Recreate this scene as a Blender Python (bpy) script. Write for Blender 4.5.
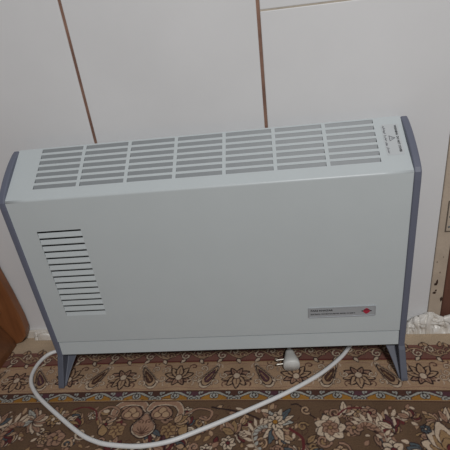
import bpy, bmesh, math, random
import numpy as np
from mathutils import Vector, Matrix, noise

for o in list(bpy.data.objects):
    bpy.data.objects.remove(o, do_unlink=True)
SC = bpy.context.scene
COL = SC.collection

# ------------------------------------------------------------------ camera
cam_d = bpy.data.cameras.new('camera')
cam = bpy.data.objects.new('camera', cam_d)
COL.objects.link(cam)
cam.location = (0.4507, -0.6323, 0.6645)
cam.rotation_euler = (1.0883, 0.1134, 0.0746)
cam_d.sensor_fit = 'HORIZONTAL'
cam_d.sensor_width = 36.0
cam_d.lens = 36.0 * 434.98 / 450.0
cam_d.clip_start = 0.02
SC.camera = cam

# ------------------------------------------------------------------ world, lights, exposure
world = bpy.data.worlds.new('room_light')
SC.world = world
world.use_nodes = True
bg = world.node_tree.nodes['Background']
bg.inputs['Color'].default_value = (0.93, 0.97, 1.0, 1)
bg.inputs['Strength'].default_value = 0.105


def area_light(name, loc, target, size, power, color):
    d = bpy.data.lights.new(name, 'AREA')
    d.shape = 'DISK'
    d.size = size
    d.energy = power
    d.color = color
    o = bpy.data.objects.new(name, d)
    COL.objects.link(o)
    o.location = loc
    o.rotation_euler = (Vector(target) - Vector(loc)).to_track_quat('-Z', 'Y').to_euler()
    return o


area_light('key_light', (0.80, -1.45, 1.68), (0.4, 0.0, 0.35), 0.35, 22.5, (1.0, 0.99, 0.985))  # unseen key lamp, set low in front of the heater, below ceiling height

vs = SC.view_settings
vs.view_transform = 'Standard'
vs.look = 'None'
vs.gamma = 1.0
vs.use_curve_mapping = False
vs.exposure = 0.0

# ------------------------------------------------------------------ measures (metres, rug surface is z = 0)
W = 0.66                       # width of the sheet between the end caps
ZB, ZS, ZT, ZK = 0.0598, 0.0918, 0.4028, 0.4636   # bottom, seam, front crease, back top
D = 0.0941                     # depth of body
YW, WA = 0.1185, -0.0194       # wall plane: y at x=W/2 and its slight yaw
FLOOR_Z = -0.008


# ------------------------------------------------------------------ materials
def new_mat(name):
    m = bpy.data.materials.new(name)
    m.use_nodes = True
    nt = m.node_tree
    return m, nt, nt.nodes['Principled BSDF']


def lin(c):
    return tuple((x / 12.92 if x <= 0.04045 else ((x + 0.055) / 1.055) ** 2.4) for x in c)


def srgb(r, g, b):
    return lin((r / 255, g / 255, b / 255))


def mat(name, col, rough=0.5, var=0.06, scale=40.0, bump=0.0, bump_scale=300.0, metal=0.0, spec=0.5, stretch=None, col2=None):
    m, nt, p = new_mat(name)
    p.inputs['Roughness'].default_value = rough
    p.inputs['Metallic'].default_value = metal
    p.inputs['Specular IOR Level'].default_value = spec
    tc = nt.nodes.new('ShaderNodeTexCoord')
    mp = nt.nodes.new('ShaderNodeMapping')
    if stretch:
        mp.inputs['Scale'].default_value = stretch
    nt.links.new(tc.outputs['Object'], mp.inputs['Vector'])
    n = nt.nodes.new('ShaderNodeTexNoise')
    n.inputs['Scale'].default_value = scale
    n.inputs['Detail'].default_value = 5
    nt.links.new(mp.outputs['Vector'], n.inputs['Vector'])
    r = nt.nodes.new('ShaderNodeValToRGB')
    r.color_ramp.elements[0].position = 0.3
    r.color_ramp.elements[1].position = 0.7
    c2 = col2 if col2 else tuple(min(1, x * (1 + var)) for x in col)
    c1 = col if col2 else tuple(x * (1 - var) for x in col)
    r.color_ramp.elements[0].color = (*c1, 1)
    r.color_ramp.elements[1].color = (*c2, 1)
    nt.links.new(n.outputs['Fac'], r.inputs['Fac'])
    nt.links.new(r.outputs['Color'], p.inputs['Base Color'])
    if bump:
        n2 = nt.nodes.new('ShaderNodeTexNoise')
        n2.inputs['Scale'].default_value = bump_scale
        n2.inputs['Detail'].default_value = 3
        nt.links.new(mp.outputs['Vector'], n2.inputs['Vector'])
        b = nt.nodes.new('ShaderNodeBump')
        b.inputs['Strength'].default_value = bump
        b.inputs['Distance'].default_value = 0.002
        nt.links.new(n2.outputs['Fac'], b.inputs['Height'])
        nt.links.new(b.outputs['Normal'], p.inputs['Normal'])
    return m


M = {}
M['enamel'] = mat('enamel', srgb(199, 206, 208), 0.38, 0.012, 15, 0.06, 500)
M['vane'] = mat('grey_vane', srgb(146, 150, 153), 0.5, 0.03, 60)  # even mid-grey, darker than the enamel of the sheet
M['cap'] = mat('cap_plastic', srgb(106, 110, 126), 0.5, 0.03, 30, 0.08, 900)
M['foot'] = mat('foot_plastic', srgb(90, 93, 105), 0.55, 0.03, 30, 0.08, 900)
M['dark'] = mat('dark_metal', srgb(60, 62, 66), 0.6, 0.1)
M['steel'] = mat('galvanised_steel', srgb(120, 124, 126), 0.5, 0.08, 60, metal=0.3)
M['badge'] = mat('badge_silver', srgb(176, 180, 184), 0.35, 0.03, metal=0.15)
M['ink'] = mat('black_ink', srgb(38, 38, 42), 0.6, 0.05)
M['ink_soft'] = mat('grey_ink', srgb(95, 96, 102), 0.6, 0.05)
M['red'] = mat('red_enamel', srgb(176, 52, 72), 0.45, 0.05)
M['sticker'] = mat('sticker_film', srgb(196, 200, 202), 0.45, 0.02)
M['cable'] = mat('cable_pvc', srgb(222, 222, 222), 0.45, 0.03, 60)
M['plug'] = mat('plug_plastic', srgb(214, 214, 210), 0.4, 0.04, 60)
M['pin'] = mat('plug_pin', srgb(190, 186, 176), 0.3, 0.04, metal=0.9)
M['stone'] = mat('wall_stone', srgb(222, 222, 223), 0.42, 0.03, 6, 0.05, 60, spec=0.35)
M['base'] = mat('base_stone', srgb(214, 208, 198), 0.5, 0.05, 40)
M['grout'] = mat('joint_mortar', srgb(182, 172, 158), 0.9, 0.15, 60)
M['rust'] = mat('rust_joint', srgb(104, 76, 66), 0.85, 0.3, 22, 0.4, 300, col2=srgb(156, 122, 104))
M['plaster'] = mat('rough_wall', srgb(150, 138, 122), 0.9, 0.15, 30)
M['frame'] = mat('cream_paint', srgb(190, 174, 156), 0.6, 0.06, 40, 0.25, 200)
M['chip'] = mat('bare_wood_chip', srgb(66, 46, 36), 0.9, 0.2, 200)
M['door'] = mat('door_wood', srgb(108, 74, 62), 0.45, 0.2, 14, 0.1, 80, stretch=(6, 6, 0.5))
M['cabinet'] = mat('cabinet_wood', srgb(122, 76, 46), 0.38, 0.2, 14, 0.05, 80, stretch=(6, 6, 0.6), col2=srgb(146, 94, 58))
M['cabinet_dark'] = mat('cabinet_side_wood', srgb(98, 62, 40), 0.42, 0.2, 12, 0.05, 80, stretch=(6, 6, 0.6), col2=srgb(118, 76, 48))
M['ornament'] = mat('cream_gilt', srgb(220, 190, 160), 0.5, 0.1)
M['hinge'] = mat('hinge_steel', srgb(118, 108, 98), 0.5, 0.12, 80, metal=0.2)
M['floor'] = mat('floor_tile', srgb(170, 158, 140), 0.5, 0.08)


def plastic_film():
    m, nt, p = new_mat('white_plastic_film')
    p.inputs['Base Color'].default_value = (*srgb(226, 222, 214), 1)
    p.inputs['Roughness'].default_value = 0.35
    n = nt.nodes.new('ShaderNodeTexNoise')
    n.inputs['Scale'].default_value = 45
    tc = nt.nodes.new('ShaderNodeTexCoord')
    nt.links.new(tc.outputs['Object'], n.inputs['Vector'])
    r = nt.nodes.new('ShaderNodeValToRGB')
    r.color_ramp.elements[0].color = (*srgb(206, 198, 186), 1)
    r.color_ramp.elements[1].color = (*srgb(234, 232, 228), 1)
    nt.links.new(n.outputs['Fac'], r.inputs['Fac'])
    nt.links.new(r.outputs['Color'], p.inputs['Base Color'])
    return m


M['film'] = plastic_film()


def carpet_mat():
    m, nt, p = new_mat('woven_rug')
    p.inputs['Roughness'].default_value = 0.95
    p.inputs['Specular IOR Level'].default_value = 0.1
    p.inputs['Sheen Weight'].default_value = 0.08
    a = nt.nodes.new('ShaderNodeVertexColor')
    a.layer_name = 'weave'
    tc = nt.nodes.new('ShaderNodeTexCoord')
    n = nt.nodes.new('ShaderNodeTexNoise')
    n.inputs['Scale'].default_value = 420
    n.inputs['Detail'].default_value = 2
    nt.links.new(tc.outputs['Object'], n.inputs['Vector'])
    n2 = nt.nodes.new('ShaderNodeTexNoise')
    n2.inputs['Scale'].default_value = 18
    nt.links.new(tc.outputs['Object'], n2.inputs['Vector'])
    mul = nt.nodes.new('ShaderNodeMath')
    mul.operation = 'ADD'
    nt.links.new(n.outputs['Fac'], mul.inputs[0])
    nt.links.new(n2.outputs['Fac'], mul.inputs[1])
    mr = nt.nodes.new('ShaderNodeMapRange')
    mr.inputs['From Min'].default_value = 0.6
    mr.inputs['From Max'].default_value = 1.4
    mr.inputs['To Min'].default_value = 0.8
    mr.inputs['To Max'].default_value = 1.2
    nt.links.new(mul.outputs[0], mr.inputs['Value'])
    mx = nt.nodes.new('ShaderNodeVectorMath')
    mx.operation = 'SCALE'
    nt.links.new(a.outputs['Color'], mx.inputs[0])
    nt.links.new(mr.outputs['Result'], mx.inputs['Scale'])
    nt.links.new(mx.outputs['Vector'], p.inputs['Base Color'])
    b = nt.nodes.new('ShaderNodeBump')
    b.inputs['Strength'].default_value = 0.5
    b.inputs['Distance'].default_value = 0.002
    nt.links.new(n.outputs['Fac'], b.inputs['Height'])
    nt.links.new(b.outputs['Normal'], p.inputs['Normal'])
    return m


M['rug'] = carpet_mat()


# ------------------------------------------------------------------ mesh helpers
def link(name, me, m, parent=None, smooth=False):
    o = bpy.data.objects.new(name, me)
    COL.objects.link(o)
    if m is not None and not me.materials:
        me.materials.append(M[m] if isinstance(m, str) else m)
    if smooth:
        for p in me.polygons:
            p.use_smooth = True
    if parent is not None:
        adopt(o, parent)
    return o


def adopt(o, parent):
    o.parent = parent
    o.matrix_parent_inverse = WORLD.get(parent.name, Matrix.Identity(4)).inverted()


WORLD = {}


def empty(name, loc):
    o = bpy.data.objects.new(name, None)
    COL.objects.link(o)
    o.location = loc
    WORLD[o.name] = Matrix.Translation(loc)
    return o


def mesh(name, verts, faces):
    me = bpy.data.meshes.new(name)
    me.from_pydata([tuple(v) for v in verts], [], faces)
    me.update()
    return me


def fix(me):
    bm = bmesh.new()
    bm.from_mesh(me)
    bmesh.ops.recalc_face_normals(bm, faces=bm.faces)
    bm.to_mesh(me)
    bm.free()
    return me


def box_mesh(name, lo, hi, bevel=0.0, seg=2, xf=None):
    bm = bmesh.new()
    bmesh.ops.create_cube(bm, size=1)
    for v in bm.verts:
        v.co = Vector([lo[i] + (v.co[i] + 0.5) * (hi[i] - lo[i]) for i in range(3)])
    if bevel:
        bmesh.ops.bevel(bm, geom=bm.edges[:], offset=bevel, segments=seg, profile=0.5, affect='EDGES')
    if xf:
        for v in bm.verts:
            v.co = xf(v.co)
    me = bpy.data.meshes.new(name)
    bm.to_mesh(me)
    bm.free()
    return me


def prism_x(name, prof, x0, x1, bevel=0.0, seg=2):
    """profile of (y, z) points extruded from x0 to x1"""
    bm = bmesh.new()
    vs_ = [bm.verts.new((x0, y, z)) for y, z in prof]
    f = bm.faces.new(vs_)
    r = bmesh.ops.extrude_face_region(bm, geom=[f])
    for g in r['geom']:
        if isinstance(g, bmesh.types.BMVert):
            g.co.x = x1
    bmesh.ops.recalc_face_normals(bm, faces=bm.faces)
    if bevel:
        es = [e for e in bm.edges if abs(e.verts[0].co.x - e.verts[1].co.x) < 1e-9]
        bmesh.ops.bevel(bm, geom=es, offset=bevel, segments=seg, profile=0.5, affect='EDGES')
    me = bpy.data.meshes.new(name)
    bm.to_mesh(me)
    bm.free()
    return me


def catmull(pts, n=8):
    P = [Vector(p) for p in pts]
    P = [P[0] * 2 - P[1]] + P + [P[-1] * 2 - P[-2]]
    out = []
    for i in range(1, len(P) - 2):
        a, b, c, d = P[i - 1], P[i], P[i + 1], P[i + 2]
        for k in range(n):
            t = k / n
            out.append(0.5 * ((2 * b) + (c - a) * t + (2 * a - 5 * b + 4 * c - d) * t * t + (3 * b - a - 3 * c + d) * t ** 3))
    out.append(P[-2])
    return out


def tube_mesh(name, pts, rad, n=12):
    verts, faces = [], []
    up = Vector((0, 0, 1))
    for i, p in enumerate(pts):
        t = (pts[min(i + 1, len(pts) - 1)] - pts[max(i - 1, 0)]).normalized()
        s = t.cross(up)
        if s.length < 1e-3:
            s = Vector((1, 0, 0))
        s.normalize()
        u = s.cross(t).normalized()
        r = rad(i / (len(pts) - 1)) if callable(rad) else rad
        for k in range(n):
            a = 2 * math.pi * k / n
            verts.append(p + (s * math.cos(a) + u * math.sin(a)) * r)
    for i in range(len(pts) - 1):
        for k in range(n):
            faces.append((i * n + k, i * n + (k + 1) % n, (i + 1) * n + (k + 1) % n, (i + 1) * n + k))
    faces.append(tuple(range(n - 1, -1, -1)))
    faces.append(tuple((len(pts) - 1) * n + k for k in range(n)))
    return fix(mesh(name, verts, faces))


def text_mesh(name, body, size, xf, depth=0.0):
    """flat lettering, placed by xf(x, y) -> world point; returned width-normalised by caller"""
    cu = bpy.data.curves.new(name, 'FONT')
    cu.body = body
    cu.size = size
    cu.resolution_u = 2
    cu.offset = size * 0.035
    o = bpy.data.objects.new(name, cu)
    COL.objects.link(o)
    dg = bpy.context.evaluated_depsgraph_get()
    dg.update()
    me = bpy.data.meshes.new_from_object(o.evaluated_get(dg))
    bpy.data.objects.remove(o)
    bpy.data.curves.remove(cu)
    me.materials.clear()
    xs = [v.co.x for v in me.vertices]
    w0, w1 = min(xs), max(xs)
    for v in me.vertices:
        v.co = xf((v.co.x - w0) / max(1e-9, (w1 - w0)), v.co.y)
    return me


def tag(o, label, cat, group=None):
    o['label'] = label
    o['category'] = cat
    if group:
        o['group'] = group
    return o


def struct(o, label=None):
    o['kind'] = 'structure'
    if label:
        o['label'] = label
    return o


# ------------------------------------------------------------------ the room: wall of stone slabs, floor
def wp(x, off, z):
    """point of the back wall: x along it, off in front of its face"""
    c, s = math.cos(WA), math.sin(WA)
    dx, dy = x - W / 2, -off
    return Vector((W / 2 + c * dx - s * dy, YW + s * dx + c * dy, z))


def wbox(name, x0, x1, o0, o1, z0, z1, bevel=0.0, seg=2):
    return fix(box_mesh(name, (x0, o0, z0), (x1, o1, z1), bevel, seg, lambda c: wp(c.x, c.y, c.z)))


struct(link('floor', box_mesh('floor', (-1.6, -1.8, FLOOR_Z - 0.05), (2.2, 0.4, FLOOR_Z)), 'floor'), 'pale stone floor under the rug')
wall = struct(link('wall_back', wbox('wall_back', -1.6, 2.2, -0.12, -0.010, FLOOR_Z, 2.3), 'plaster'), 'wall clad in pale stone slabs with rusty joints')

J = 0.0027
seams = [-0.809, -0.496, -0.183, 0.131, 0.4435]
cols = [(-1.1, seams[0])] + list(zip(seams[:-1], seams[1:])) + [(seams[-1], 0.749)]
slab_id = 0
for k, (a, b) in enumerate(cols):
    if k == len(cols) - 1:
        rows = [(FLOOR_Z, 0.639), (0.641, 1.28), (1.283, 2.2)]
    elif k % 2 == 0:
        rows = [(FLOOR_Z, 0.86), (0.863, 1.5), (1.503, 2.2)]
    else:
        rows = [(FLOOR_Z, 1.05), (1.053, 2.2)]
    for z0, z1 in rows:
        right = b - J if k < len(cols) - 1 else b
        s = link('stone_slab', wbox('stone_slab', a + J, right, -0.011, 0.0, z0, z1, 0.0012, 2), 'stone', wall)
for x in seams:
    n = 40
    vv, ff = [], []
    for i in range(n + 1):
        z = FLOOR_Z + 2.1 * i / n
        wob = 0.0007 * noise.noise((x * 10, 0, z * 9))
        for sx in (-1, 1):
            vv.append(wp(x + sx * (J + 0.0002) + wob * 0.5, -0.0022 + wob, z))
        if i:
            q = 2 * i
            ff.append((q - 2, q - 1, q + 1, q))
    link('joint_strip', fix(mesh('joint_strip', vv, ff)), 'rust', wall)
link('mortar_joint', wbox('mortar_joint', seams[-1] + J, 0.749, -0.009, -0.0006, 0.638, 0.642), 'grout', wall)

struct(link('baseboard_back', wbox('baseboard_back', -1.1, 0.70, 0.0003, 0.007, FLOOR_Z, 0.020, 0.0015), 'base'), 'low white stone skirting at the foot of the wall')

# cream painted door frame with chips and a steel hinge, brown door beside it
fr = struct(link('trim_1', wbox('trim_1', 0.7492, 0.7745, -0.011, 0.0025, FLOOR_Z, 2.1, 0.0015), 'frame'), 'cream painted door frame with chipped paint')
random.seed(4)
for (cx, cz, rx, rz) in ((0.7595, 0.118, 0.0022, 0.0075), (0.7575, 0.112, 0.0028, 0.0035), (0.7590, 0.0965, 0.0016, 0.003), (0.7570, 0.091, 0.0032, 0.003),
                         (0.7625, 0.140, 0.0009, 0.0022), (0.7545, 0.165, 0.0008, 0.002), (0.765, 0.176, 0.0007, 0.0016), (0.7715, 0.075, 0.002, 0.006)):
    vv = []
    for k in range(11):
        a = 2 * math.pi * k / 11
        q = 0.65 + 0.6 * random.random()
        vv.append(wp(cx + rx * q * math.cos(a), 0.0029, cz + rz * q * math.sin(a)))
    vv += [wp(cx + (0.1) * 0, 0.0022, cz)]
    link('paint_chip', fix(mesh('paint_chip', vv[:-1], [tuple(range(11))])), 'chip', fr)
hg = link('hinge', wbox('hinge', 0.7605, 0.7755, 0.0026, 0.0042, 0.232, 0.296, 0.0006), 'hinge', fr)
sub_plate = link('hinge_leaf', wbox('hinge_leaf', 0.7622, 0.7755, 0.0040, 0.0046, 0.2345, 0.2935, 0.0002), 'frame')
sub_plate.parent = hg
for zz in (0.243, 0.264, 0.285):
    bm = bmesh.new()
    bmesh.ops.create_cone(bm, cap_ends=True, segments=14, radius1=0.0026, radius2=0.0020, depth=0.0012)
    for v in bm.verts:
        v.co = wp(0.7665 + v.co.x, 0.0047 + v.co.z, zz + v.co.y)
    me = bpy.data.meshes.new('screw')
    bm.to_mesh(me)
    bm.free()
    c = link('screw', me, 'steel', hg)
dr = struct(link('door_1', wbox('door_1', 0.7762, 1.48, -0.030, -0.002, 0.012, 2.05, 0.003), 'door'), 'dark brown wooden door beside the cream frame')
for (z0, z1) in ((0.20, 0.85), (1.0, 1.9)):
    link('door_panel', wbox('door_panel', 0.88, 1.38, -0.004, 0.003, z0, z1, 0.004), 'door', dr)


# ------------------------------------------------------------------ rug: woven pattern rasterised onto the pile as colour attribute
class Canvas:
    def __init__(s, u0, u1, v0, v1, res):
        s.u0, s.v0, s.res = u0, v0, res
        s.nu = int(round((u1 - u0) / res)) + 1
        s.nv = int(round((v1 - v0) / res)) + 1
        s.a = np.zeros((s.nv, s.nu, 3), np.float32)
        s.U = (u0 + np.arange(s.nu) * res).astype(np.float32)
        s.V = (v0 + np.arange(s.nv) * res).astype(np.float32)

    def win(s, P, pad):
        mn, mx = P.min(0) - pad, P.max(0) + pad
        i0 = max(0, int((mn[0] - s.u0) / s.res)); i1 = min(s.nu, int((mx[0] - s.u0) / s.res) + 2)
        j0 = max(0, int((mn[1] - s.v0) / s.res)); j1 = min(s.nv, int((mx[1] - s.v0) / s.res) + 2)
        return i0, i1, j0, j1

    def blend(s, i0, i1, j0, j1, al, col):
        a = s.a[j0:j1, i0:i1]
        a += (np.array(col, np.float32) - a) * al[..., None]

    def stroke(s, P, w, col):
        P = np.asarray(P, np.float32)
        w = np.broadcast_to(np.asarray(w, np.float32), (len(P),))
        i0, i1, j0, j1 = s.win(P, float(w.max()) + 0.002)
        if i1 <= i0 or j1 <= j0:
            return
        X, Y = np.meshgrid(s.U[i0:i1], s.V[j0:j1])
        best = np.full(X.shape, 1e9, np.float32)
        for k in range(len(P) - 1):
            a, b = P[k], P[k + 1]
            d = b - a
            L = float(d @ d) + 1e-12
            t = np.clip(((X - a[0]) * d[0] + (Y - a[1]) * d[1]) / L, 0, 1)
            dist = np.hypot(X - a[0] - t * d[0], Y - a[1] - t * d[1]) - (w[k] + (w[k + 1] - w[k]) * t) * 0.5
            np.minimum(best, dist, out=best)
        s.blend(i0, i1, j0, j1, np.clip(0.5 - best / s.res, 0, 1), col)

    def fill(s, P, col):
        P = np.asarray(P, np.float32)
        i0, i1, j0, j1 = s.win(P, 0.002)
        if i1 <= i0 or j1 <= j0:
            return
        X, Y = np.meshgrid(s.U[i0:i1], s.V[j0:j1])
        ins = np.zeros(X.shape, bool)
        n = len(P)
        for k in range(n):
            x1, y1 = P[k]
            x2, y2 = P[(k + 1) % n]
            if y1 == y2:
                continue
            c = ((y1 > Y) != (y2 > Y)) & (X < (x2 - x1) * (Y - y1) / (y2 - y1) + x1)
            ins ^= c
        s.blend(i0, i1, j0, j1, ins.astype(np.float32), col)

    def band(s, v0, v1, col):
        j = (s.V >= v0) & (s.V < v1)
        s.a[j] = col


C_CREAM = srgb(178, 158, 134)
C_BEIGE = srgb(166, 137, 110)
C_FIELD = srgb(100, 78, 60)
C_RED = srgb(120, 82, 72)
C_YEL = srgb(152, 108, 48)
C_DK = srgb(46, 33, 33)
C_BR = srgb(80, 55, 46)
C_LT = srgb(192, 172, 150)
C_PINK = srgb(150, 118, 98)
C_TAN = srgb(146, 118, 86)
C_BLUE = srgb(80, 88, 92)
C_PBLUE = srgb(160, 158, 150)
C_PLUM = srgb(86, 56, 62)
C_WINE = srgb(98, 46, 46)
V_A, V_B, V_C, V_R = 0.028, -0.047, -0.0705, 0.069
CU0, CU1, CV0, CV1 = -0.8, 1.5, -0.75, 0.1155
cv = Canvas(CU0, CU1, CV0, CV1, 0.001)


def xform(P, pos, rot=0.0, sc=1.0, mir=1):
    P = np.asarray(P, float) * sc
    P = P * np.array([mir, 1])
    c, s = math.cos(rot), math.sin(rot)
    return np.stack([P[:, 0] * c - P[:, 1] * s + pos[0], P[:, 0] * s + P[:, 1] * c + pos[1]], 1)


def smooth2(pts, n=6, closed=False):
    pts = [tuple(p) for p in pts]
    if closed:
        q = [pts[-1]] + pts + pts[:2]
        out = []
        for i in range(1, len(q) - 2):
            a, b, c, d = [np.array(q[j]) for j in (i - 1, i, i + 1, i + 2)]
            for k in range(n):
                t = k / n
                out.append(0.5 * (2 * b + (c - a) * t + (2 * a - 5 * b + 4 * c - d) * t * t + (3 * b - a - 3 * c + d) * t ** 3))
        return np.array(out)
    return np.array([(p.x, p.y) for p in catmull([(x, y, 0) for x, y in pts], n)])


def shape(P, pos, rot, sc, mir, fillc, line, lw):
    Q = xform(P, pos, rot, sc, mir)
    if fillc is not None:
        cv.fill(Q, fillc)
    if line is not None:
        cv.stroke(np.vstack([Q, Q[:1]]), lw, line)


def petal(L, wd, tip=0.5):
    return smooth2([(0, 0), (wd * 0.45, L * 0.3), (wd * 0.5, L * 0.62), (0, L), (-wd * 0.5, L * 0.62), (-wd * 0.45, L * 0.3)], 4, True)


def leafp(L, wd):
    return smooth2([(0, 0), (wd * 0.5, L * 0.35), (wd * 0.38, L * 0.7), (0, L), (-wd * 0.38, L * 0.7), (-wd * 0.5, L * 0.35)], 4, True)


def spiral(r0, turns, n=20, sgn=1):
    out = []
    for i in range(n + 1):
        t = i / n
        r = r0 * (1 - 0.82 * t)
        a = sgn * turns * 2 * math.pi * t
        out.append((r0 - r * math.cos(a), r * math.sin(a)))
    return np.array(out)


def rosette(pos, r, n, fillc, line, centre, rot=0.0, lw=0.0014, squash=1.0):
    for k in range(n):
        P = petal(r, r * 5.0 / n)
        P = P * np.array([1, 1])
        shape(P, pos, rot + 2 * math.pi * k / n, 1, 1, fillc, line, lw)
        cv.stroke(xform([(0, r * 0.3), (0, r * 0.7)], pos, rot + 2 * math.pi * k / n), lw * 0.8, line)
    a = np.linspace(0, 2 * math.pi, 14)[:-1]
    shape(np.stack([np.cos(a), np.sin(a)], 1) * r * 0.27, pos, 0, 1, 1, centre, line, lw)


def border_flower(pos, kind):
    r0 = 0 if kind else math.pi
    for ang, L, wd in ((112, 0.027, 0.013), (-112, 0.027, 0.013), (150, 0.022, 0.011), (-150, 0.022, 0.011), (72, 0.031, 0.014), (-72, 0.031, 0.014), (36, 0.030, 0.014), (-36, 0.030, 0.014), (0, 0.031, 0.015)):
        shape(leafp(L, wd), pos, r0 + math.radians(ang), 1, 1, C_PINK if abs(ang) > 100 else C_BEIGE, C_DK, 0.0026)
        cv.stroke(xform([(0, L * 0.25), (0, L * 0.66)], pos, r0 + math.radians(ang)), 0.0015, C_BR)
    a = np.linspace(0, 2 * math.pi, 10)[:-1]
    shape(np.stack([np.cos(a), np.sin(a)], 1) * 0.0075, pos, 0, 1, 1, C_LT, C_BR, 0.0020)


def paisley(pos, m, k):
    rot = m * -0.62
    P = smooth2([(0, -0.028), (0.010, -0.024), (0.012, -0.010), (0.007, 0.006), (0.002, 0.022), (-0.004, 0.032), (-0.007, 0.020), (-0.010, 0.000), (-0.010, -0.018)], 4, True)
    shape(P * 1.16, pos, rot, 1, m, C_LT, C_BR, 0.0012)
    shape(P * 0.92, pos, rot, 1, m, C_BEIGE, C_DK, 0.0024)
    shape(P * 0.60, pos, rot, 1, m, C_PLUM if k else C_BR, C_DK, 0.0014)
    cv.stroke(xform([(0, -0.012), (0, 0.008)], pos, rot, 1, m), 0.0022, C_TAN)
    for (a0, sg, off) in ((0.6, 1, (0.016, -0.014)), (2.3, -1, (-0.016, 0.006)), (-0.4, -1, (0.013, 0.016)), (2.9, 1, (-0.014, -0.018))):
        S = spiral(0.0085, 1.0, 14, sg)
        Q = xform(S, xform([off], pos, rot, 1, m)[0], a0 * m, 1, m)
        cv.stroke(Q, 0.0042, C_BR)
        cv.stroke(Q, 0.0022, C_LT)


# plain ground bands
cv.band(-2, V_C, C_FIELD)
cv.band(V_C, V_B, C_YEL)
cv.band(V_B, V_A, C_BEIGE)
cv.band(V_A, V_R, C_RED)
cv.band(V_R, 1, C_CREAM)
rnd = random.Random(11)

# --- field: vines, leaves, palmettes
def vine(pts, col=C_BR, w=0.0022):
    cv.stroke(smooth2(pts, 6), w, col)


def acanthus(pos, rot, sc, mir=1, c1=C_LT, c2=C_PINK):
    """curved comb leaf with lobes along its back"""
    spine = smooth2([(0, 0), (0.012, 0.018), (0.030, 0.028), (0.048, 0.024), (0.056, 0.012)], 4)
    n = len(spine)
    for i in range(1, n - 1, 2):
        t = spine[min(i + 1, n - 1)] - spine[i - 1]
        a = math.atan2(t[1], t[0])
        for sd, L in ((1, 0.017), (-1, 0.012)):
            L2 = L * (0.6 + 0.7 * math.sin(math.pi * i / n))
            Q = xform(leafp(L2, 0.0075), spine[i], a + sd * 0.95 - math.pi / 2 + (0 if sd > 0 else 0))
            shape(Q, pos, rot, sc, mir, c1 if sd > 0 else c2, C_BR, 0.0012)
    cv.stroke(xform(spine, pos, rot, sc, mir), 0.0024, C_DK)
    cv.stroke(xform(spine, pos, rot, sc, mir), 0.0012, c1)


def palmette(pos, rot, sc, c1=C_PINK, c2=C_LT, core=C_TAN):
    for ang, L, wd in ((100, 0.034, 0.020), (-100, 0.034, 0.020), (62, 0.042, 0.024), (-62, 0.042, 0.024), (28, 0.046, 0.024), (-28, 0.046, 0.024), (0, 0.052, 0.024)):
        P = petal(L, wd)
        shape(P, pos, rot + math.radians(ang), sc, 1, c2, C_DK, 0.0018)
        shape(P * 0.72, pos, rot + math.radians(ang), sc, 1, c1, C_BR, 0.0012)
    shape(petal(0.024, 0.020), pos, rot, sc, 1, core, C_DK, 0.0016)
    shape(petal(0.014, 0.011), pos, rot, sc, 1, C_WINE, C_DK, 0.0012)


def trefoil(pos, sc):
    """two arching volutes over a pair of round lobes, with a larger lobe hanging below"""
    def ell(cx, cy, rx, ry, k=1.0):
        a = np.linspace(0, 2 * math.pi, 29)[:-1]
        return np.stack([cx + k * rx * np.sin(a) * (1 - 0.18 * np.cos(a)), cy + k * ry * np.cos(a)], 1)
    for m in (-1, 1):
        arc = xform(smooth2([(0.003, 0.018), (0.012, 0.030), (0.034, 0.034), (0.056, 0.028), (0.066, 0.012), (0.062, -0.002), (0.070, -0.010)], 6), pos, 0, sc, m)
        wd_ = np.sin(np.linspace(0.25, 1.0, len(arc)) * math.pi) ** 0.7
        cv.stroke(arc, 0.0040 + 0.0130 * wd_, C_DK)
        cv.stroke(arc, 0.0018 + 0.0118 * wd_, C_LT)
        cv.stroke(arc, 0.0006 + 0.0094 * wd_, C_PINK)
        shape(ell(0.029, 0.010, 0.021, 0.016), pos, 0, sc, m, C_PINK, C_DK, 0.0022)
        for px_, py_, r_ in ((0.021, 0.006, 0.0075), (0.030, 0.015, 0.008), (0.037, 0.006, 0.0075)):
            shape(ell(px_, py_, r_, r_), pos, 0, sc, m, C_BEIGE, C_BR, 0.0016)
        rosette(xform([(0.049, -0.028)], pos, 0, sc, m)[0], 0.016, 6, C_TAN, C_BR, C_TAN)
        shape(leafp(0.026, 0.018), xform([(0.072, -0.040)], pos, 0, sc, m)[0], -0.3 * m, sc, m, C_TAN, C_DK, 0.0020)
    lob = smooth2([(0, 0.012), (0.012, -0.004), (0.023, -0.018), (0.019, -0.034), (0, -0.044), (-0.019, -0.034), (-0.023, -0.018), (-0.012, -0.004)], 4, True)
    shape(lob, pos, 0, sc, 1, C_LT, C_DK, 0.0024)
    shape(lob * 0.86 + np.array([0, -0.002]), pos, 0, sc, 1, C_PINK, C_BR, 0.0014)
    for k_ in range(-3, 4):
        cv.stroke(xform([(0, -0.036), (0.0055 * k_, -0.018 - 0.0012 * k_ * k_)], pos, 0, sc, 1), 0.0017, C_BR)
    for m in (-1, 1):
        Q = xform(spiral(0.006, 0.9, 12, 1), xform([(0.003, -0.012)], pos, 0, sc, m)[0], 0.5 * m, sc, m)
        cv.stroke(Q, 0.0018, C_BR)


def leafspray(pos, rot, n, L, wd, cols, spread):
    for k in range(n):
        a = rot + (k - (n - 1) / 2) * spread
        l = L * (0.8 + 0.25 * ((k * 7) % 3) / 2)
        shape(leafp(l, wd), pos, a, 1, 1, cols[k % len(cols)], C_DK, 0.0014)
        cv.stroke(xform([(0, l * 0.2), (0, l * 0.75)], pos, a), 0.0009, C_BR)


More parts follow.
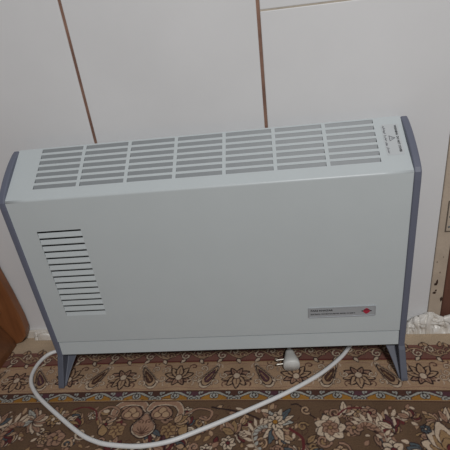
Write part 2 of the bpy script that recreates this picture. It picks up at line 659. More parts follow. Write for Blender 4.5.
# vines over the whole field first
for k in range(46):
    x, y = rnd.uniform(CU0, CU1), rnd.uniform(-0.72, -0.09)
    a = rnd.uniform(0, 6.28)
    p = [(x, y)]
    cvt = rnd.uniform(-0.5, 0.5)
    for i in range(6):
        a += cvt
        p.append((p[-1][0] + 0.022 * math.cos(a), min(-0.079, p[-1][1] + 0.022 * math.sin(a))))
    vine(p, rnd.choice([C_BR, C_DK, C_WINE]), 0.0026)
for k in range(330):
    x, y = rnd.uniform(CU0, CU1), rnd.uniform(-0.74, -0.085)
    kind = rnd.random()
    a = rnd.uniform(0, 6.28)
    L = rnd.uniform(0.012, 0.022)
    if y + L > -0.074:
        y = -0.074 - L
    shape(leafp(L, L * 0.5), (x, y), a, 1, 1, rnd.choice([C_TAN, C_BEIGE, C_PINK, C_LT, C_BLUE, C_WINE, C_BEIGE, C_TAN]), rnd.choice([C_DK, C_BR]), 0.0014)
for k in range(420):
    L = rnd.uniform(0.009, 0.018)
    x, y = rnd.uniform(-0.25, 0.86), rnd.uniform(-0.21, -0.084)
    shape(leafp(L, L * 0.55), (x, min(y, -0.074 - L)), rnd.uniform(0, 6.28), 1, 1, rnd.choice([C_TAN, C_BEIGE, C_PINK, C_LT, C_PINK, C_FIELD]), C_BR, 0.0012)
for k in range(250):
    x, y = (rnd.uniform(-0.3, 0.9), rnd.uniform(-0.23, -0.088)) if k < 185 else (rnd.uniform(CU0, CU1), rnd.uniform(-0.74, -0.22))
    a = rnd.uniform(0, 6.28)
    q = rnd.random()
    if q < 0.45:
        Q = xform(spiral(rnd.uniform(0.008, 0.014), 1.1, 16, rnd.choice([-1, 1])), (x, min(y, -0.098)), a)
        cv.stroke(Q, 0.0056, C_DK)
        cv.stroke(Q, 0.0032, rnd.choice([C_BEIGE, C_PINK, C_LT, C_TAN]))
    elif q < 0.75:
        leafspray((x, min(y, -0.104)), a, rnd.randint(3, 6), rnd.uniform(0.018, 0.026), 0.010, rnd.sample([C_BEIGE, C_PINK, C_TAN, C_LT, C_WINE, C_BLUE], 3), 0.45)
    else:
        rosette((x, min(y, -0.094)), rnd.uniform(0.010, 0.016), rnd.randint(5, 7), rnd.choice([C_PINK, C_BEIGE, C_LT]), C_DK, rnd.choice([C_TAN, C_WINE]))
# repeats outside the part in view
for i in range(-4, 7):
    for j in range(-4, -1):
        px, py = 0.19 + 0.24 * i + (0.12 if j % 2 else 0), j * 0.155 + 0.04
        if py > -0.2:
            continue
        palmette((px, py), rnd.uniform(-0.6, 0.6), 1.0)
        for m in (-1, 1):
            acanthus((px + m * 0.03, py - 0.03), -0.4 * m, 1.0, m)
        rosette((px + 0.12, py - 0.02), 0.026, 7, C_LT, C_DK, C_YEL)
for px in (-0.62, -0.38, 0.9, 1.14, 1.38):
    palmette((px, -0.145), 0.0, 1.0)
    acanthus((px + 0.05, -0.13), 0.2, 1.0, 1)
    acanthus((px - 0.05, -0.13), -0.2, 1.0, -1)
# motifs in view
trefoil((0.188, -0.106), 0.98)
rosette((0.187, -0.168), 0.014, 6, C_LT, C_DK, C_WINE)
leafspray((0.235, -0.172), 0.2, 5, 0.028, 0.012, [C_WINE, C_PINK, C_PLUM], 0.5)
leafspray((0.14, -0.172), -0.2, 5, 0.026, 0.012, [C_LT, C_WINE, C_PINK], 0.5)
vine([(0.262, -0.10), (0.285, -0.088), (0.31, -0.094), (0.305, -0.112), (0.29, -0.108)], C_DK, 0.0058)
vine([(0.262, -0.10), (0.285, -0.088), (0.31, -0.094), (0.305, -0.112), (0.29, -0.108)], C_PINK, 0.0036)
vine([(0.31, -0.085), (0.345, -0.092), (0.375, -0.10), (0.40, -0.112)], C_DK, 0.0034)
leafspray((0.245, -0.118), -1.2, 4, 0.026, 0.013, [C_TAN, C_BEIGE], 0.45)
# centre-right flower with blue-white leaves
leafspray((0.425, -0.118), -0.95, 4, 0.040, 0.012, [C_PBLUE, C_LT, C_BLUE, C_LT], 0.38)
leafspray((0.425, -0.118), 0.8, 5, 0.030, 0.012, [C_LT, C_PBLUE, C_PINK], 0.42)
leafspray((0.425, -0.125), 2.8, 5, 0.034, 0.013, [C_PINK, C_LT, C_BLUE], 0.4)
rosette((0.425, -0.116), 0.018, 8, C_LT, C_DK, C_YEL)
leafspray((0.353, -0.14), 0.3, 4, 0.03, 0.013, [C_PINK, C_TAN], 0.55)
acanthus((0.40, -0.175), 1.2, 0.95, 1, C_LT, C_PBLUE)
vine([(0.45, -0.13), (0.468, -0.145), (0.47, -0.165), (0.455, -0.185)], C_WINE, 0.005)
# cream flower
rosette((0.518, -0.126), 0.027, 7, C_LT, C_DK, C_PINK, 0.3)
rosette((0.518, -0.126), 0.015, 6, C_PINK, C_BR, C_TAN)
leafspray((0.545, -0.098), -0.7, 3, 0.026, 0.012, [C_LT, C_PINK], 0.6)
leafspray((0.497, -0.165), 2.6, 4, 0.025, 0.012, [C_TAN, C_BLUE], 0.5)
vine([(0.535, -0.100), (0.55, -0.088), (0.575, -0.086), (0.59, -0.094)], C_WINE, 0.0034)
# dark red and cream flower cluster
rosette((0.588, -0.096), 0.015, 6, C_PINK, C_DK, C_WINE)
acanthus((0.600, -0.150), 0.55, 1.0, 1, C_LT, C_WINE)
acanthus((0.605, -0.155), -0.5, 0.95, -1, C_LT, C_PINK)
leafspray((0.62, -0.125), 0.2, 5, 0.026, 0.011, [C_WINE, C_LT, C_PLUM], 0.45)
rosette((0.612, -0.166), 0.020, 7, C_LT, C_DK, C_WINE)
leafspray((0.652, -0.104), 0.5, 3, 0.018, 0.012, [C_PINK, C_LT], 0.7)
# right palmette
palmette((0.700, -0.168), 0.1, 1.12, C_TAN, C_LT, C_TAN)
rosette((0.672, -0.126), 0.009, 6, C_BLUE, C_DK, C_LT)
leafspray((0.71, -0.112), -0.5, 4, 0.030, 0.011, [C_LT, C_PINK], 0.5)
leafspray((0.655, -0.165), 1.4, 3, 0.026, 0.013, [C_BLUE, C_BLUE, C_LT], 0.5)
leafspray((0.76, -0.11), 0.3, 6, 0.034, 0.013, [C_LT, C_PINK, C_TAN], 0.5)
# left cluster
leafspray((-0.028, -0.112), 0.9, 6, 0.034, 0.013, [C_LT, C_PINK, C_PBLUE], 0.38)
leafspray((-0.030, -0.112), -2.0, 7, 0.032, 0.013, [C_PINK, C_LT], 0.38)
leafspray((0.010, -0.106), -1.0, 6, 0.028, 0.012, [C_LT, C_TAN, C_PINK], 0.5)
rosette((0.008, -0.108), 0.015, 7, C_TAN, C_DK, C_LT)
rosette((0.030, -0.148), 0.018, 5, C_PINK, C_DK, C_TAN)
acanthus((-0.075, -0.17), 0.9, 1.1, 1, C_LT, C_PINK)
leafspray((-0.10, -0.12), 0.0, 6, 0.03, 0.013, [C_LT, C_BLUE, C_PINK], 0.6)
vine([(0.04, -0.088), (0.062, -0.082), (0.085, -0.09), (0.095, -0.11)], C_WINE, 0.0034)
cu = [(0.105, -0.115), (0.095, -0.095), (0.112, -0.082), (0.132, -0.09), (0.128, -0.105), (0.116, -0.102)]
vine(cu, C_DK, 0.006)
vine(cu, C_PINK, 0.0038)
leafspray((0.065, -0.125), 0.8, 4, 0.024, 0.012, [C_TAN, C_WINE], 0.6)

# --- yellow guard stripe: wave scroll
per = 0.0763
mid = (V_B + V_C) / 2
hb = (V_B - V_C) / 2
for k in range(-13, 19):
    x0 = 0.158 + k * per
    wv = np.array([(x0 + per * t, mid + 0.0020 + 0.0062 * math.cos(2 * math.pi * t)) for t in np.linspace(0, 1, 25)])
    up_ = np.vstack([wv, [(x0 + per, V_B), (x0, V_B)]])
    cv.fill(up_, C_PLUM if k % 2 else C_BR)
    # low dark hollow with twin curls where the wave dips
    c = (x0 + per / 2, mid - 0.002)
    cv.fill(xform(smooth2([(-0.016, -0.008), (-0.010, 0.002), (0, -0.002), (0.010, 0.002), (0.016, -0.008)], 4), c), C_RED)
    cv.stroke(wv, 0.0062, C_DK)
    cv.stroke(wv, 0.0036, C_PBLUE)
    for m in (-1, 1):
        for cen, r, a0 in (((c[0] + m * 0.004, c[1] + 0.0005), 0.0058, -1.2), ((c[0] + m * 0.010, c[1] + 0.006), 0.0050, 0.9), ((x0 + m * 0.0045, mid + 0.004), 0.0052, -2.0)):
            Q = xform(spiral(r, 0.95, 12, 1), cen, a0 * m, 1, m)
            cv.stroke(Q, 0.0046, C_DK)
            cv.stroke(Q, 0.0025, C_PBLUE)
    shape(leafp(0.010, 0.007), (x0, mid + 0.006), math.pi, 1, 1, C_PBLUE, C_DK, 0.0016)
cv.band(V_C, V_C + 0.0030, C_TAN)
cv.band(V_B - 0.0015, V_B + 0.0012, C_BR)
cv.band(V_C - 0.0012, V_C + 0.0010, C_BR)

# --- beige main border
k = -5
for k in range(-5, 8):
    u = 0.117 + 0.2345 * k
    vm = -0.0105
    vine([(u - 0.117, vm - 0.026), (u - 0.06, vm - 0.031), (u, vm - 0.028), (u + 0.06, vm - 0.031), (u + 0.117, vm - 0.026)], C_PINK, 0.0018)
    vine([(u - 0.117, vm + 0.031), (u - 0.06, vm + 0.026), (u, vm + 0.033), (u + 0.06, vm + 0.026), (u + 0.117, vm + 0.031)], C_PINK, 0.0018)
    for m in (-1, 1):
        for cx, cy, r, a0, sg in ((0.030, 0.022, 0.0095, 0.4, 1), (0.026, -0.026, 0.008, 2.2, -1), (0.088, -0.022, 0.0095, 0.9, 1), (0.098, 0.024, 0.0085, 3.0, -1), (0.068, 0.027, 0.008, 1.6, 1)):
            Q = xform(spiral(r, 0.9, 14, sg), (u + m * cx, vm + cy), a0 * m, 1, m)
            cv.stroke(Q, 0.0034, C_PINK)
            cv.stroke(Q, 0.0020, C_LT if r > 0.0085 else C_BR)
    border_flower((u, vm), 0)
    border_flower((u + 0.117, vm - 0.002), 1)
    for m in (-1, 1):
        paisley((u + m * 0.053, vm), -m, k % 2)
        S = spiral(0.009, 1.2, 16, m)
        Q = xform(S, (u + m * 0.082, vm + 0.012), 0.6 * m, 1, 1)
        cv.stroke(Q, 0.0032, C_BR)
        cv.stroke(Q, 0.0018, C_LT)
        shape(leafp(0.013, 0.006), (u + m * 0.078, vm - 0.016), m * 0.8, 1, 1, C_LT, C_BR, 0.0013)
cv.band(V_A - 0.0022, V_A + 0.0016, C_TAN)
cv.band(V_A + 0.0010, V_A + 0.0034, C_WINE)

# --- red border: scrolling arabesque, running out over the cream rim
per = 0.0783
for k in range(-1, int((CU1 - CU0) / per) + 2):
    x0 = CU0 + k * per
    vm = 0.049
    wv = np.array([(x0 + per * t, vm + 0.010 * math.sin(2 * math.pi * t)) for t in np.linspace(0, 1, 19)])
    wv2 = np.array([(x0 + per * t, vm + 0.001 + 0.013 * math.sin(4 * math.pi * t + 1.2)) for t in np.linspace(0, 1, 25)])
    for w2, c2 in ((wv2, C_PINK), (wv, C_BEIGE)):
        cv.stroke(w2, 0.0054, C_DK)
        cv.stroke(w2, 0.0030, c2)
    for xo, yo, sg, a0 in ((per * 0.25, 0.006, -1, -1.2), (per * 0.75, -0.006, 1, 1.9), (per * 0.5, 0.004, 1, 0.3), (per * 0.98, -0.004, -1, 3.0)):
        Q = xform(spiral(0.010, 1.15, 16, sg), (x0 + xo, vm + yo), a0)
        cv.stroke(Q, 0.0046, C_DK)
        cv.stroke(Q, 0.0026, C_LT if xo < per * 0.6 else C_BEIGE)
    for xo, yo, a in ((0.1, 0.012, 0.5), (0.4, 0.016, -0.9), (0.62, 0.015, 0.7), (0.88, 0.014, -0.4), (0.3, -0.012, 2.4), (0.7, -0.013, 3.6)):
        shape(leafp(0.015, 0.008), (x0 + per * xo, vm + yo), a, 1, 1, C_LT if yo < 0 else C_BEIGE, C_DK, 0.0018)

# mesh of the rug: fine where it is seen, coarser beyond
def axis(a, b, f0, f1, fine, coarse):
    out = list(np.arange(a, f0, coarse)) + list(np.arange(f0, f1, fine)) + list(np.arange(f1, b, coarse)) + [b]
    return np.array(out)


ru = axis(CU0, CU1, -0.27, 0.86, 0.00125, 0.005)
rv = axis(CV0, CV1, -0.215, 0.1145, 0.00115, 0.005)
UU, VV = np.meshgrid(ru, rv)
XX = UU
YY = VV + 0.0194 * (0.33 - UU) - 0.03 * (np.clip(UU, -0.3, 1.0) - 0.4) ** 2 * np.clip((0.1155 - VV) / 0.05, 0, 1)
fi = np.clip(np.round((UU - CU0) / cv.res).astype(int), 0, cv.nu - 1)
fj = np.clip(np.round((VV - CV0) / cv.res).astype(int), 0, cv.nv - 1)
colr = cv.a[fj, fi]
rs = np.random.RandomState(3)
ZZ = rs.uniform(-0.0006, 0.0, UU.shape)
nv_, nu_ = UU.shape
co = np.stack([XX, YY, ZZ], -1).reshape(-1, 3)
idx = np.arange(nv_ * nu_).reshape(nv_, nu_)
quads = np.stack([idx[:-1, :-1], idx[:-1, 1:], idx[1:, 1:], idx[1:, :-1]], -1).reshape(-1, 4)
ring = np.concatenate([idx[0, :], idx[1:, -1], idx[-1, -2::-1], idx[-2:0:-1, 0]])
low = co[ring].copy()
low[:, 2] = FLOOR_Z
base_i = len(co) + np.arange(len(ring))
nxt = np.roll(np.arange(len(ring)), -1)
side = np.stack([ring, base_i, base_i[nxt], ring[nxt]], -1)
co = np.concatenate([co, low])
quads = np.concatenate([quads, side])
me = bpy.data.meshes.new('rug')
me.vertices.add(len(co))
me.vertices.foreach_set('co', co.astype(np.float32).ravel())
me.loops.add(len(quads) * 4)
me.loops.foreach_set('vertex_index', quads.astype(np.int32).ravel())
me.polygons.add(len(quads))
me.polygons.foreach_set('loop_start', np.arange(0, len(quads) * 4, 4, dtype=np.int32))
me.update(calc_edges=True)
at = me.color_attributes.new('weave', 'FLOAT_COLOR', 'POINT')
cc = np.concatenate([colr.reshape(-1, 3), np.tile(np.array(C_CREAM, np.float32), (len(low), 1))])
at.data.foreach_set('color', np.concatenate([cc, np.ones((len(cc), 1), np.float32)], 1).astype(np.float32).ravel())
rug = link('rug', me, 'rug')
tag(rug, 'brown and beige floral rug with yellow, beige and red border bands under the heater', 'rug')

# ------------------------------------------------------------------ convector heater
heater = empty('convector_heater', (W / 2, D / 2, 0.0))
tag(heater, 'pale grey panel convector heater with slotted sloping top and blue-grey ends', 'heater')

SL = math.hypot(D, ZK - ZT)
ES = Vector((0, D / SL, (ZK - ZT) / SL))          # up the sloping top
NS = Vector((0, -ES.z, ES.y))                     # outward normal of the top


def topp(x, s, h=0.0):
    return Vector((x, 0, ZT)) + ES * s + NS * h


# sheet profile, front bottom -> crease -> back of the top -> short fold down the back
turn = math.acos(ES.z)
R_ = 0.0048
tl = R_ * math.tan(turn / 2)
LZ0, LPITCH, LN, LH = 0.3435, 0.01335, 14, 0.0117
prof = []                                                    # (tag, Vector(y,z))
front_z = [ZS + 0.0012]
for k in range(LN - 1, -1, -1):
    zt_ = LZ0 - k * LPITCH
    front_z += [zt_ - LH, zt_]
front_z.append(ZT - tl)
for z in front_z:
    prof.append(('f', Vector((0, 0, z))))
ctr = Vector((0, R_, ZT - tl))
for k in range(1, 9):
    a = turn * k / 8
    prof.append(('c', ctr + Vector((0, -R_ * math.cos(a), R_ * math.sin(a)))))
SLOT, BAR, S0 = 0.0080, 0.00495, 0.0222
slots = [(S0 + k * (SLOT + BAR), S0 + k * (SLOT + BAR) + SLOT) for k in range(7)]
for a, b in slots:
    prof.append(('t', topp(0, a)))
    prof.append(('t', topp(0, b)))
prof.append(('t', topp(0, SL - 0.001)))
prof.append(('b', Vector((0, D, ZK - 0.001))))
prof.append(('b', Vector((0, D, ZK - 0.03))))
X0, X1, DIV = 0.0450, 0.6160, 0.0060
CW = (X1 - X0 - 6 * DIV) / 7
cols_x = [(X0 + k * (CW + DIV), X0 + k * (CW + DIV) + CW) for k in range(7)]
LX0, LX1 = 0.0378, 0.1175
xs = sorted(set([0.0, W, LX0, LX1] + [v for c in cols_x for v in c]))
verts = [Vector((x, p.y, p.z)) for _, p in prof for x in xs]
faces = []
nx = len(xs)
for j in range(len(prof) - 1):
    p0, p1 = prof[j][1], prof[j + 1][1]
    zm = (p0.z + p1.z) / 2
    for i in range(nx - 1):
        xm = (xs[i] + xs[i + 1]) / 2
        hole = False
        if prof[j][0] == 'f' and prof[j + 1][0] == 'f' and LX0 < xm < LX1:
            hole = any(LZ0 - k * LPITCH - LH < zm < LZ0 - k * LPITCH for k in range(LN))
        if prof[j][0] == 't' and prof[j + 1][0] == 't':
            sm = ((p0 + p1) / 2 - Vector((0, 0, ZT))).dot(ES)
            hole = any(a < sm < b for a, b in slots) and any(a < xm < b for a, b in cols_x)
        if not hole:
            faces.append((j * nx + i, j * nx + i + 1, (j + 1) * nx + i + 1, (j + 1) * nx + i))
me = mesh('front_panel', verts, faces)
panel = link('front_panel', me, 'enamel', heater)
for p in me.polygons:
    zc = p.center
    p.use_smooth = True
me.update()
# crease smooth, the rest flat: mark sharp where the sheet is planar
for p in me.polygons:
    c = p.center
    if c.z < ZT - tl - 1e-4 or c.y > tl * ES.y + 0.0004:
        p.use_smooth = False
sol = panel.modifiers.new('sheet', 'SOLIDIFY')
sol.thickness = 0.0011
sol.offset = -1
panel['label'] = 'pale grey bent steel sheet with top slots and side louvres'
WORLD['front_panel'] = Matrix.Identity(4)


def sub(o, parent):
    """child of a part whose world matrix is identity"""
    o.parent = parent
    o.matrix_parent_inverse = Matrix.Identity(4)
    return o


# vanes under the top slots (one shared mesh): hinged on the upper edge, dropping towards the front
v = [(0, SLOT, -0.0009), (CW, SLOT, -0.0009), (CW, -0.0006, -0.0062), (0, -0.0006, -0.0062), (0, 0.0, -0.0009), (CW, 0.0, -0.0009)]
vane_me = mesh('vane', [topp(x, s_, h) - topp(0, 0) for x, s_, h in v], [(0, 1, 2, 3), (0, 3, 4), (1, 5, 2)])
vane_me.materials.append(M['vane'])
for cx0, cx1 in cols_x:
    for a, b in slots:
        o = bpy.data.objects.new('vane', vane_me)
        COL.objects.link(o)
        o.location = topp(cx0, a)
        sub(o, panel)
# louvres in the front (one shared mesh): flush at the bottom, pressed in at the top
v = [(0, 0.0002, 0), (LX1 - LX0, 0.0002, 0), (LX1 - LX0, 0.0022, LH - 0.0042), (0, 0.0022, LH - 0.0042), (0, 0.0006, LH), (LX1 - LX0, 0.0006, LH)]
louv_me = mesh('louver', v, [(0, 1, 2, 3), (0, 3, 4), (1, 5, 2)])
louv_me.materials.append(M['enamel'])
for k in range(LN):
    o = bpy.data.objects.new('louver', louv_me)
    COL.objects.link(o)
    o.location = (LX0, 0, LZ0 - k * LPITCH - LH)
    sub(o, panel)

# lower kick strip below the seam, back and inside
me = prism_x('kick_strip', [(0.0008, ZS - 0.0014), (-0.0016, ZB + 0.0012), (-0.0008, ZB), (0.012, ZB), (0.012, ZS - 0.0014)], 0.0005, W - 0.0005)
link('kick_strip', me, 'enamel', heater)
link('back_panel', box_mesh('back_panel', (0.001, D - 0.0025, ZB + 0.004), (W - 0.001, D - 0.0013, ZK - 0.006)), 'steel', heater)
link('bottom_plate', box_mesh('bottom_plate', (0.001, 0.0125, ZB + 0.003), (W - 0.001, D - 0.003, ZB + 0.006)), 'dark', heater)
# heating element rod with fins far inside
link('heating_element', tube_mesh('heating_element', [Vector((0.05 + 0.56 * k / 12, 0.05, 0.17)) for k in range(13)], 0.006, 10), 'dark', heater)

# end caps: convex over the sloping top, proud of the sheet
def cap_profile():
    pr = []
    pr.append((-0.0022, ZB - 0.003))
    pr.append((-0.0026, 0.2))
    pr.append((-0.0026, ZT - 0.014))
    q = []
    A = Vector((0, 0, ZT)) + NS * 0.001
    for k in range(0, 13):
        t = k / 12
        s = -0.004 + (SL + 0.001) * t
        bul = 0.0005 + 0.0070 * (4 * t * (1 - t)) ** 0.8
        p = topp(0, s, bul)
        q.append((p.y, p.z))
    q[0] = (-0.0015, ZT - 0.001)
    pr += q
    pr.append((D + 0.001, ZK - 0.006))
    pr.append((D + 0.001, ZB - 0.003))
    return pr


for x0, x1 in ((-0.0112, 0.0), (W, W + 0.0112)):
    c = link('end_cap', prism_x('end_cap', cap_profile(), x0, x1, 0.0022, 3), 'cap', heater)
    c['label'] = 'blue-grey plastic end cap'
# feet: splayed legs with a gusset under the sheet, toe at front and back
LEG = [(0.0590, 0.0275, 0.0005, 0.062, 0.034), (0.0505, 0.0225, -0.0060, 0.040, 0.031), (0.0350, 0.0145, -0.0150, 0.016, 0.024), (0.0180, 0.0075, -0.0255, -0.006, 0.014), (0.0060, 0.0035, -0.0330, -0.019, 0.008), (0.0012, 0.0025, -0.0350, -0.021, 0.007), (0.0, 0.0015, -0.0335, -0.022, 0.006)]


def foot_mesh(mir):
    vv, ff = [], []

    def loft(rows):
        b0 = len(vv)
        for sec, z in rows:
            for x, y in sec:
                vv.append((x if mir > 0 else W - x, y, z))
        n_ = len(rows[0][0])
        for i in range(len(rows) - 1):
            for k in range(n_):
                k2 = (k + 1) % n_
                ff.append((b0 + n_ * i + k, b0 + n_ * i + k2, b0 + n_ * (i + 1) + k2, b0 + n_ * (i + 1) + k))
        ff.append(tuple(b0 + k for k in range(n_)))
        e = b0 + n_ * (len(rows) - 1)
        ff.append(tuple(e + k for k in range(n_ - 1, -1, -1)))

    def sect(w_, a_, b_, g, yf):
        # outer rib in front, inner gusset set back behind it
        w_ = max(w_, 0.0006)
        return [(x, yf(y)) for x, y in ((-0.0122, a_), (0.0, a_), (0.0, a_ + g), (w_, a_ + g), (w_, b_), (-0.0122, b_))]
    loft([(sect(w_, a_, b_, g_, lambda y: y), z_) for z_, w_, a_, b_, g_ in LEG])
    back = lambda y: D - (y * 0.25 if y < 0 else y)
    loft([(sect(w_, a_, b_, g_, back), z_) for z_, w_, a_, b_, g_ in LEG])
    me = fix(mesh('foot', vv, ff))
    bm = bmesh.new()
    bm.from_mesh(me)
    es = [e for e in bm.edges if not e.is_boundary and e.calc_face_angle(0) > 0.9]
    bmesh.ops.bevel(bm, geom=es, offset=0.0014, segments=2, profile=0.5, affect='EDGES')
    bm.to_mesh(me)
    bm.free()
    return me


for mir in (1, -1):
    c = link('foot', foot_mesh(mir), 'foot', heater)
    c['label'] = 'splayed blue-grey plastic foot'

# badge: framed plate with lettering and a red emblem
BX0, BX1, BZ0, BZ1 = 0.4965, 0.6155, 0.1305, 0.1528


def rrect(x0, x1, z0, z1, r, n=5):
    out = []
    for cx, cz, a0 in ((x1 - r, z1 - r, 0), (x0 + r, z1 - r, 90), (x0 + r, z0 + r, 180), (x1 - r, z0 + r, 270)):
        for k in range(n + 1):
            a = math.radians(a0 + 90 * k / n)
            out.append((cx + r * math.cos(a), cz + r * math.sin(a)))
    return out


def plate_y(name, outline, y0, y1):
    """outline in x-z, back at y0, face at y1 (towards the camera is negative)"""
    n = len(outline)
    vv = [(x, y0, z) for x, z in outline] + [(x, y1, z) for x, z in outline]
    ff = [tuple(range(n)), tuple(range(2 * n - 1, n - 1, -1))] + [(k, (k + 1) % n, n + (k + 1) % n, n + k) for k in range(n)]
    return fix(mesh(name, vv, ff))


badge = link('badge', plate_y('badge', rrect(BX0, BX1, BZ0, BZ1, 0.0022), 0.0, -0.0009), 'badge', heater)
badge['label'] = 'small silver name plate with red emblem'
# raised rim
o1, o2 = rrect(BX0, BX1, BZ0, BZ1, 0.0022), rrect(BX0 + 0.0012, BX1 - 0.0012, BZ0 + 0.0012, BZ1 - 0.0012, 0.0014)
n = len(o1)
vv = [(x, -0.0008, z) for x, z in o1] + [(x, -0.0018, z) for x, z in o1] + [(x, -0.0018, z) for x, z in o2] + [(x, -0.0008, z) for x, z in o2]
ff = []
for k in range(n):
    k2 = (k + 1) % n
    for q in range(3):
        ff.append((q * n + k, q * n + k2, (q + 1) * n + k2, (q + 1) * n + k))
sub(link('rim', fix(mesh('rim', vv, ff)), 'badge'), badge)


def front_text(body, x0, x1, z0, h, m):
    me = text_mesh('lettering', body, h / 0.7, lambda u, yy: Vector((x0 + u * (x1 - x0), -0.0011, z0 + yy)))
    o = link('lettering', me, m)
    sub(o, badge)
    return o


lt = front_text('PARS KHAZAR', BX0 + 0.0045, BX0 + 0.044, 0.1445, 0.0036, 'ink')
front_text('ELECTRICAL CONVECTOR HEATER  MODEL CH 2000 N', BX0 + 0.0045, BX0 + 0.083, 0.1370, 0.0026, 'ink')
EX, EZ = 0.5995, 0.1418
sub(link('emblem_bar', plate_y('emblem_bar', rrect(EX - 0.0088, EX + 0.0088, EZ - 0.0011, EZ + 0.0011, 0.0005), -0.0008, -0.0012), 'ink'), badge)
oct_ = []
for k in range(24):
    a = 2 * math.pi * k / 24
    r = 0.0056 + 0.0004 * math.cos(4 * a)
    oct_.append((EX + r * math.cos(a), EZ + r * math.sin(a)))
sub(link('emblem', plate_y('emblem', oct_, -0.0008, -0.0016), 'red'), badge)
sub(link('emblem_stripe', plate_y('emblem_stripe', rrect(EX - 0.0050, EX + 0.0050, EZ + 0.0022, EZ + 0.0034, 0.0004), -0.0012, -0.0018), 'ink'), badge)

# warning sticker on the sloping top, lettering runs down the slope
SX0, SX1, SS0, SS1 = 0.6270, 0.6530, 0.0330, 0.0950
vv = [topp(x, s, 0.0003) for x, s in rrect(SX0, SX1, SS0, SS1, 0.0015)]
stk = link('warning_sticker', fix(mesh('warning_sticker', vv, [tuple(range(len(vv)))])), 'sticker', heater)
stk['label'] = 'pale warning sticker with triangle'


def top_text(body, xb, s_start, s_end, h, m, name='lettering'):
    me = text_mesh(name, body, h / 0.7, lambda u, yy: topp(xb + yy, s_start + u * (s_end - s_start), 0.0006))
    return sub(link(name, me, m), stk)


top_text('WARNING  DO NOT COVER', 0.6465, 0.0920, 0.0375, 0.0034, 'ink')
# Persian line, joined letter forms, read from its own right-hand end
fa = '\ufeeb\ufeb8\ufeaa\ufe8d\ufead  \ufead\ufeed\ufbfc \ufeeb\ufbff\ufe98\ufeae \ufead\ufe8d  \ufee7\ufb59\ufeee\ufeb7\ufe8e\ufee7\ufbff\ufeaa'
top_text(''.join(reversed(fa)), 0.6292, 0.0925, 0.0360, 0.0030, 'ink_soft')
# warning triangle
tri_o = [(0.6448, 0.066), (0.6352, 0.0718), (0.6352, 0.0602)]
tri_i = [(0.6430, 0.066), (0.6361, 0.0702), (0.6361, 0.0618)]
vv = [topp(x, s, 0.0006) for x, s in tri_o + tri_i]
sub(link('triangle_mark', fix(mesh('triangle_mark', vv, [(0, 1, 4, 3), (1, 2, 5, 4), (2, 0, 3, 5)])), 'ink_soft'), stk)
vv = [topp(x, s, 0.0006) for x, s in rrect(0.6375, 0.6408, 0.0655, 0.0665, 0.0003)]
sub(link('triangle_stroke', fix(mesh('triangle_stroke', vv, [tuple(range(len(vv)))])), 'ink_soft'), stk)

# ------------------------------------------------------------------ power cord with plug, lying on the rug
cord = empty('power_cord', (0.139, -0.163, 0.0))
tag(cord, 'thick white power cord looping over the rug in front of the heater', 'cord')
cr = 0.0041
path = [(0.612, 0.084, 0.0595), (0.606, 0.083, 0.030), (0.594, 0.072, 0.008), (0.581, 0.054, cr), (0.558, 0.024, cr), (0.514, -0.016, cr), (0.455, -0.055, cr), (0.399, -0.085, cr), (0.345, -0.112, cr), (0.294, -0.136, cr), (0.244, -0.157, cr),
        (0.193, -0.166, cr), (0.139, -0.163, cr), (0.109, -0.156, cr), (0.076, -0.141, cr), (0.022, -0.105, cr), (-0.046, -0.055, cr), (-0.080, -0.016, cr), (-0.088, 0.023, cr), (-0.079, 0.056, cr),
        (-0.058, 0.0700, cr), (-0.030, 0.0740, cr), (0.0, 0.0720, cr), (0.05, 0.0750, cr), (0.12, 0.084, cr), (0.2, 0.088, cr), (0.3, 0.088, cr), (0.39, 0.087, cr), (0.440, 0.082, cr + 0.003), (0.4585, 0.066, 0.012), (0.4585, 0.050, 0.015), (0.4590, 0.034, 0.0158)]
link('cable', tube_mesh('cable', catmull(path, 8), cr, 14), 'cable', cord, True)
# plug: flared grip body with two pins to the left
bm = bmesh.new()
prof_p = [(-0.016, 0.0052), (-0.013, 0.0068), (-0.007, 0.0080), (0.000, 0.0098), (0.008, 0.0122), (0.014, 0.0128), (0.0165, 0.0118)]
pv = []
for t, r in prof_p:
    ring_ = []
    for k in range(20):
        a = 2 * math.pi * k / 20
        ring_.append(bm.verts.new((r * 1.05 * math.copysign(abs(math.cos(a)) ** 0.75, math.cos(a)), t, r * 0.92 * math.copysign(abs(math.sin(a)) ** 0.75, math.sin(a)))))
    pv.append(ring_)
for a, b in zip(pv, pv[1:]):
    for k in range(20):
        bm.faces.new((a[k], a[(k + 1) % 20], b[(k + 1) % 20], b[k]))
bm.faces.new(pv[0])
bm.faces.new(pv[-1])
bmesh.ops.recalc_face_normals(bm, faces=bm.faces)
# plug axis: cable end at the back, face towards the camera and down onto the rug
PM = Matrix.Translation((0.4600, 0.016, 0.0148)) @ Matrix.Rotation(math.radians(-176), 4, 'Z') @ Matrix.Rotation(math.radians(-3), 4, 'X') @ Matrix.Scale(1.22, 4)
bm.transform(PM)
me = bpy.data.meshes.new('plug')
bm.to_mesh(me)
bm.free()
plug = link('plug', me, 'plug', cord, True)
plug['label'] = 'white mains plug'
for s in (-1, 1):
    a = PM @ Vector((0.010, 0.006 + 0.0045 * s, 0.001))
    b = PM @ Vector((0.0245, 0.007 + 0.0045 * s, 0.001))
    sub(link('pin', tube_mesh('pin', [a + (b - a) * t for t in (0, 0.5, 0.93, 1.0)], lambda t: 0.0019 if t < 0.95 else 0.0013, 10), 'pin'), plug)


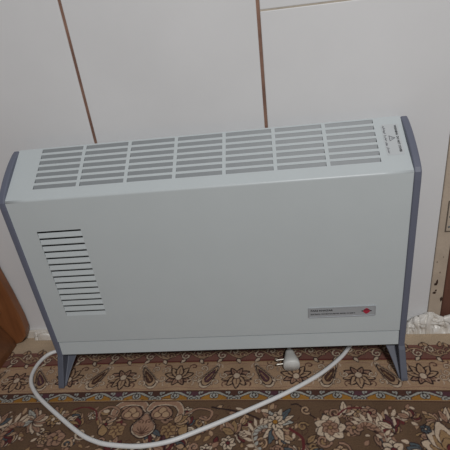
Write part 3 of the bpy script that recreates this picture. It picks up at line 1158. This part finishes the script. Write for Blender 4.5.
# ------------------------------------------------------------------ crumpled white plastic at the foot of the wall
def crumple(name, x0, x1, off0, off1, h, seed, nu=110, nv=44, amp=0.008, flat=0.55, ends=0.12):
    vv, ff = [], []
    for i in range(nu + 1):
        t = i / nu
        x = x0 + (x1 - x0) * t
        e = min(1.0, min(t, 1 - t) / ends) ** 0.5
        hh = h * (0.72 + 0.38 * noise.noise((x * 30, seed, 0))) * (0.25 + 0.75 * e)
        for j in range(nv + 1):
            a = math.pi * j / nv
            off = (off0 + off1) / 2 + (off1 - off0) / 2 * math.cos(a) * (0.85 + 0.15 * e)
            z = max(0.0, math.sin(a)) ** flat * hh
            nrm = (0, math.cos(a), math.sin(a))
            q = Vector((x, off * 1.0, z))
            qq = Vector((x, off + z, z * 0.6))
            s1 = noise.noise(qq * 34 + Vector((seed, 0, 3)))
            n1 = noise.noise(Vector((x * 62, (off + z) * 38, seed)))
            n2 = noise.noise(Vector((x * 45 + 7, (off + z) * 80, seed * 2)))
            fold = math.exp(-(n1 / 0.055) ** 2) + 0.7 * math.exp(-(n2 / 0.05) ** 2)
            dsp = amp * (0.7 * s1 - 1.5 * fold) * (0.35 + 0.65 * abs(math.cos(a))) if 0 < j < nv else 0
            off2 = max(0.0004 if off0 < 0.01 else off0, off + nrm[1] * dsp)
            z2 = max(0.0005, z + nrm[2] * dsp) if 0 < j < nv else 0.0
            vv.append(wp(x + 0.3 * dsp * math.sin(seed + i), off2, z2))
    for i in range(nu):
        for j in range(nv):
            k = i * (nv + 1) + j
            ff.append((k, k + 1, k + nv + 2, k + nv + 1))
    return fix(mesh(name, vv, ff))


tag(link('crumpled_plastic', crumple('crumpled_plastic', 0.704, 0.98, 0.003, 0.022, 0.058, 3.1, 150, 48, 0.0055, 0.5, 0.06), 'film', None, True), 'crumpled white plastic sheet bundled against the foot of the cream door frame', 'plastic')
tag(link('plastic_scrap', crumple('plastic_scrap', -0.136, -0.078, 0.0075, 0.016, 0.036, 8.4, 60, 30, 0.004, 0.5, 0.25), 'film', None, True), 'small crumpled white plastic scrap at the wall beside the wooden cabinet', 'plastic')

# ------------------------------------------------------------------ wooden cabinet at the left edge
cab = empty('wooden_cabinet', (-0.35, -0.05, 0.0))
tag(cab, 'brown wooden cabinet standing against the wall at the left edge', 'cabinet')


def prism_y(name, prof_, y0, y1, bevel=0.0):
    bm = bmesh.new()
    f = bm.faces.new([bm.verts.new((x, y0, z)) for x, z in prof_])
    r = bmesh.ops.extrude_face_region(bm, geom=[f])
    for g in r['geom']:
        if isinstance(g, bmesh.types.BMVert):
            g.co.y = y1
    bmesh.ops.recalc_face_normals(bm, faces=bm.faces)
    if bevel:
        es = [e for e in bm.edges if abs(e.verts[0].co.y - e.verts[1].co.y) < 1e-9]
        bmesh.ops.bevel(bm, geom=es, offset=bevel, segments=2, profile=0.5, affect='EDGES')
    me = bpy.data.meshes.new(name)
    bm.to_mesh(me)
    bm.free()
    return me


bp = [(-0.60, 0.0), (-0.176, 0.0), (-0.160, 0.006), (-0.147, 0.020), (-0.1405, 0.040), (-0.1400, 0.075), (-0.1450, 0.14), (-0.152, 0.20), (-0.155, 0.30), (-0.155, 0.56), (-0.60, 0.56)]
link('back_board', prism_y('back_board', bp, 0.100, 0.1225, 0.003), 'cabinet', cab)
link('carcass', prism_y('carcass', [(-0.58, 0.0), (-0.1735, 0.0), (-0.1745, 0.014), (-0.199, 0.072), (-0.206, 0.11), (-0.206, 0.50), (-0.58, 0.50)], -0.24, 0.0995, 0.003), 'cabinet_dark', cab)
link('cabinet_top', box_mesh('cabinet_top', (-0.60, -0.26, 0.5005), (-0.190, 0.0995, 0.525), 0.004), 'cabinet', cab)
for xa, xb in ((-0.565, -0.395), (-0.388, -0.218)):
    d_ = link('cabinet_door', box_mesh('cabinet_door', (xa, -0.256, 0.09), (xb, -0.2405, 0.48), 0.003), 'cabinet', cab)
    kx = xb - 0.02 if xa < -0.5 else xa + 0.02
    kn = box_mesh('knob', (kx - 0.008, -0.272, 0.29), (kx + 0.008, -0.2555, 0.306), 0.006, 3)
    sub(link('knob', kn, 'ornament'), d_)
orn = box_mesh('ornament', (-0.2040, 0.0905, 0.094), (-0.1785, 0.0998, 0.124), 0.004, 3)
link('ornament', orn, 'ornament', cab, True)
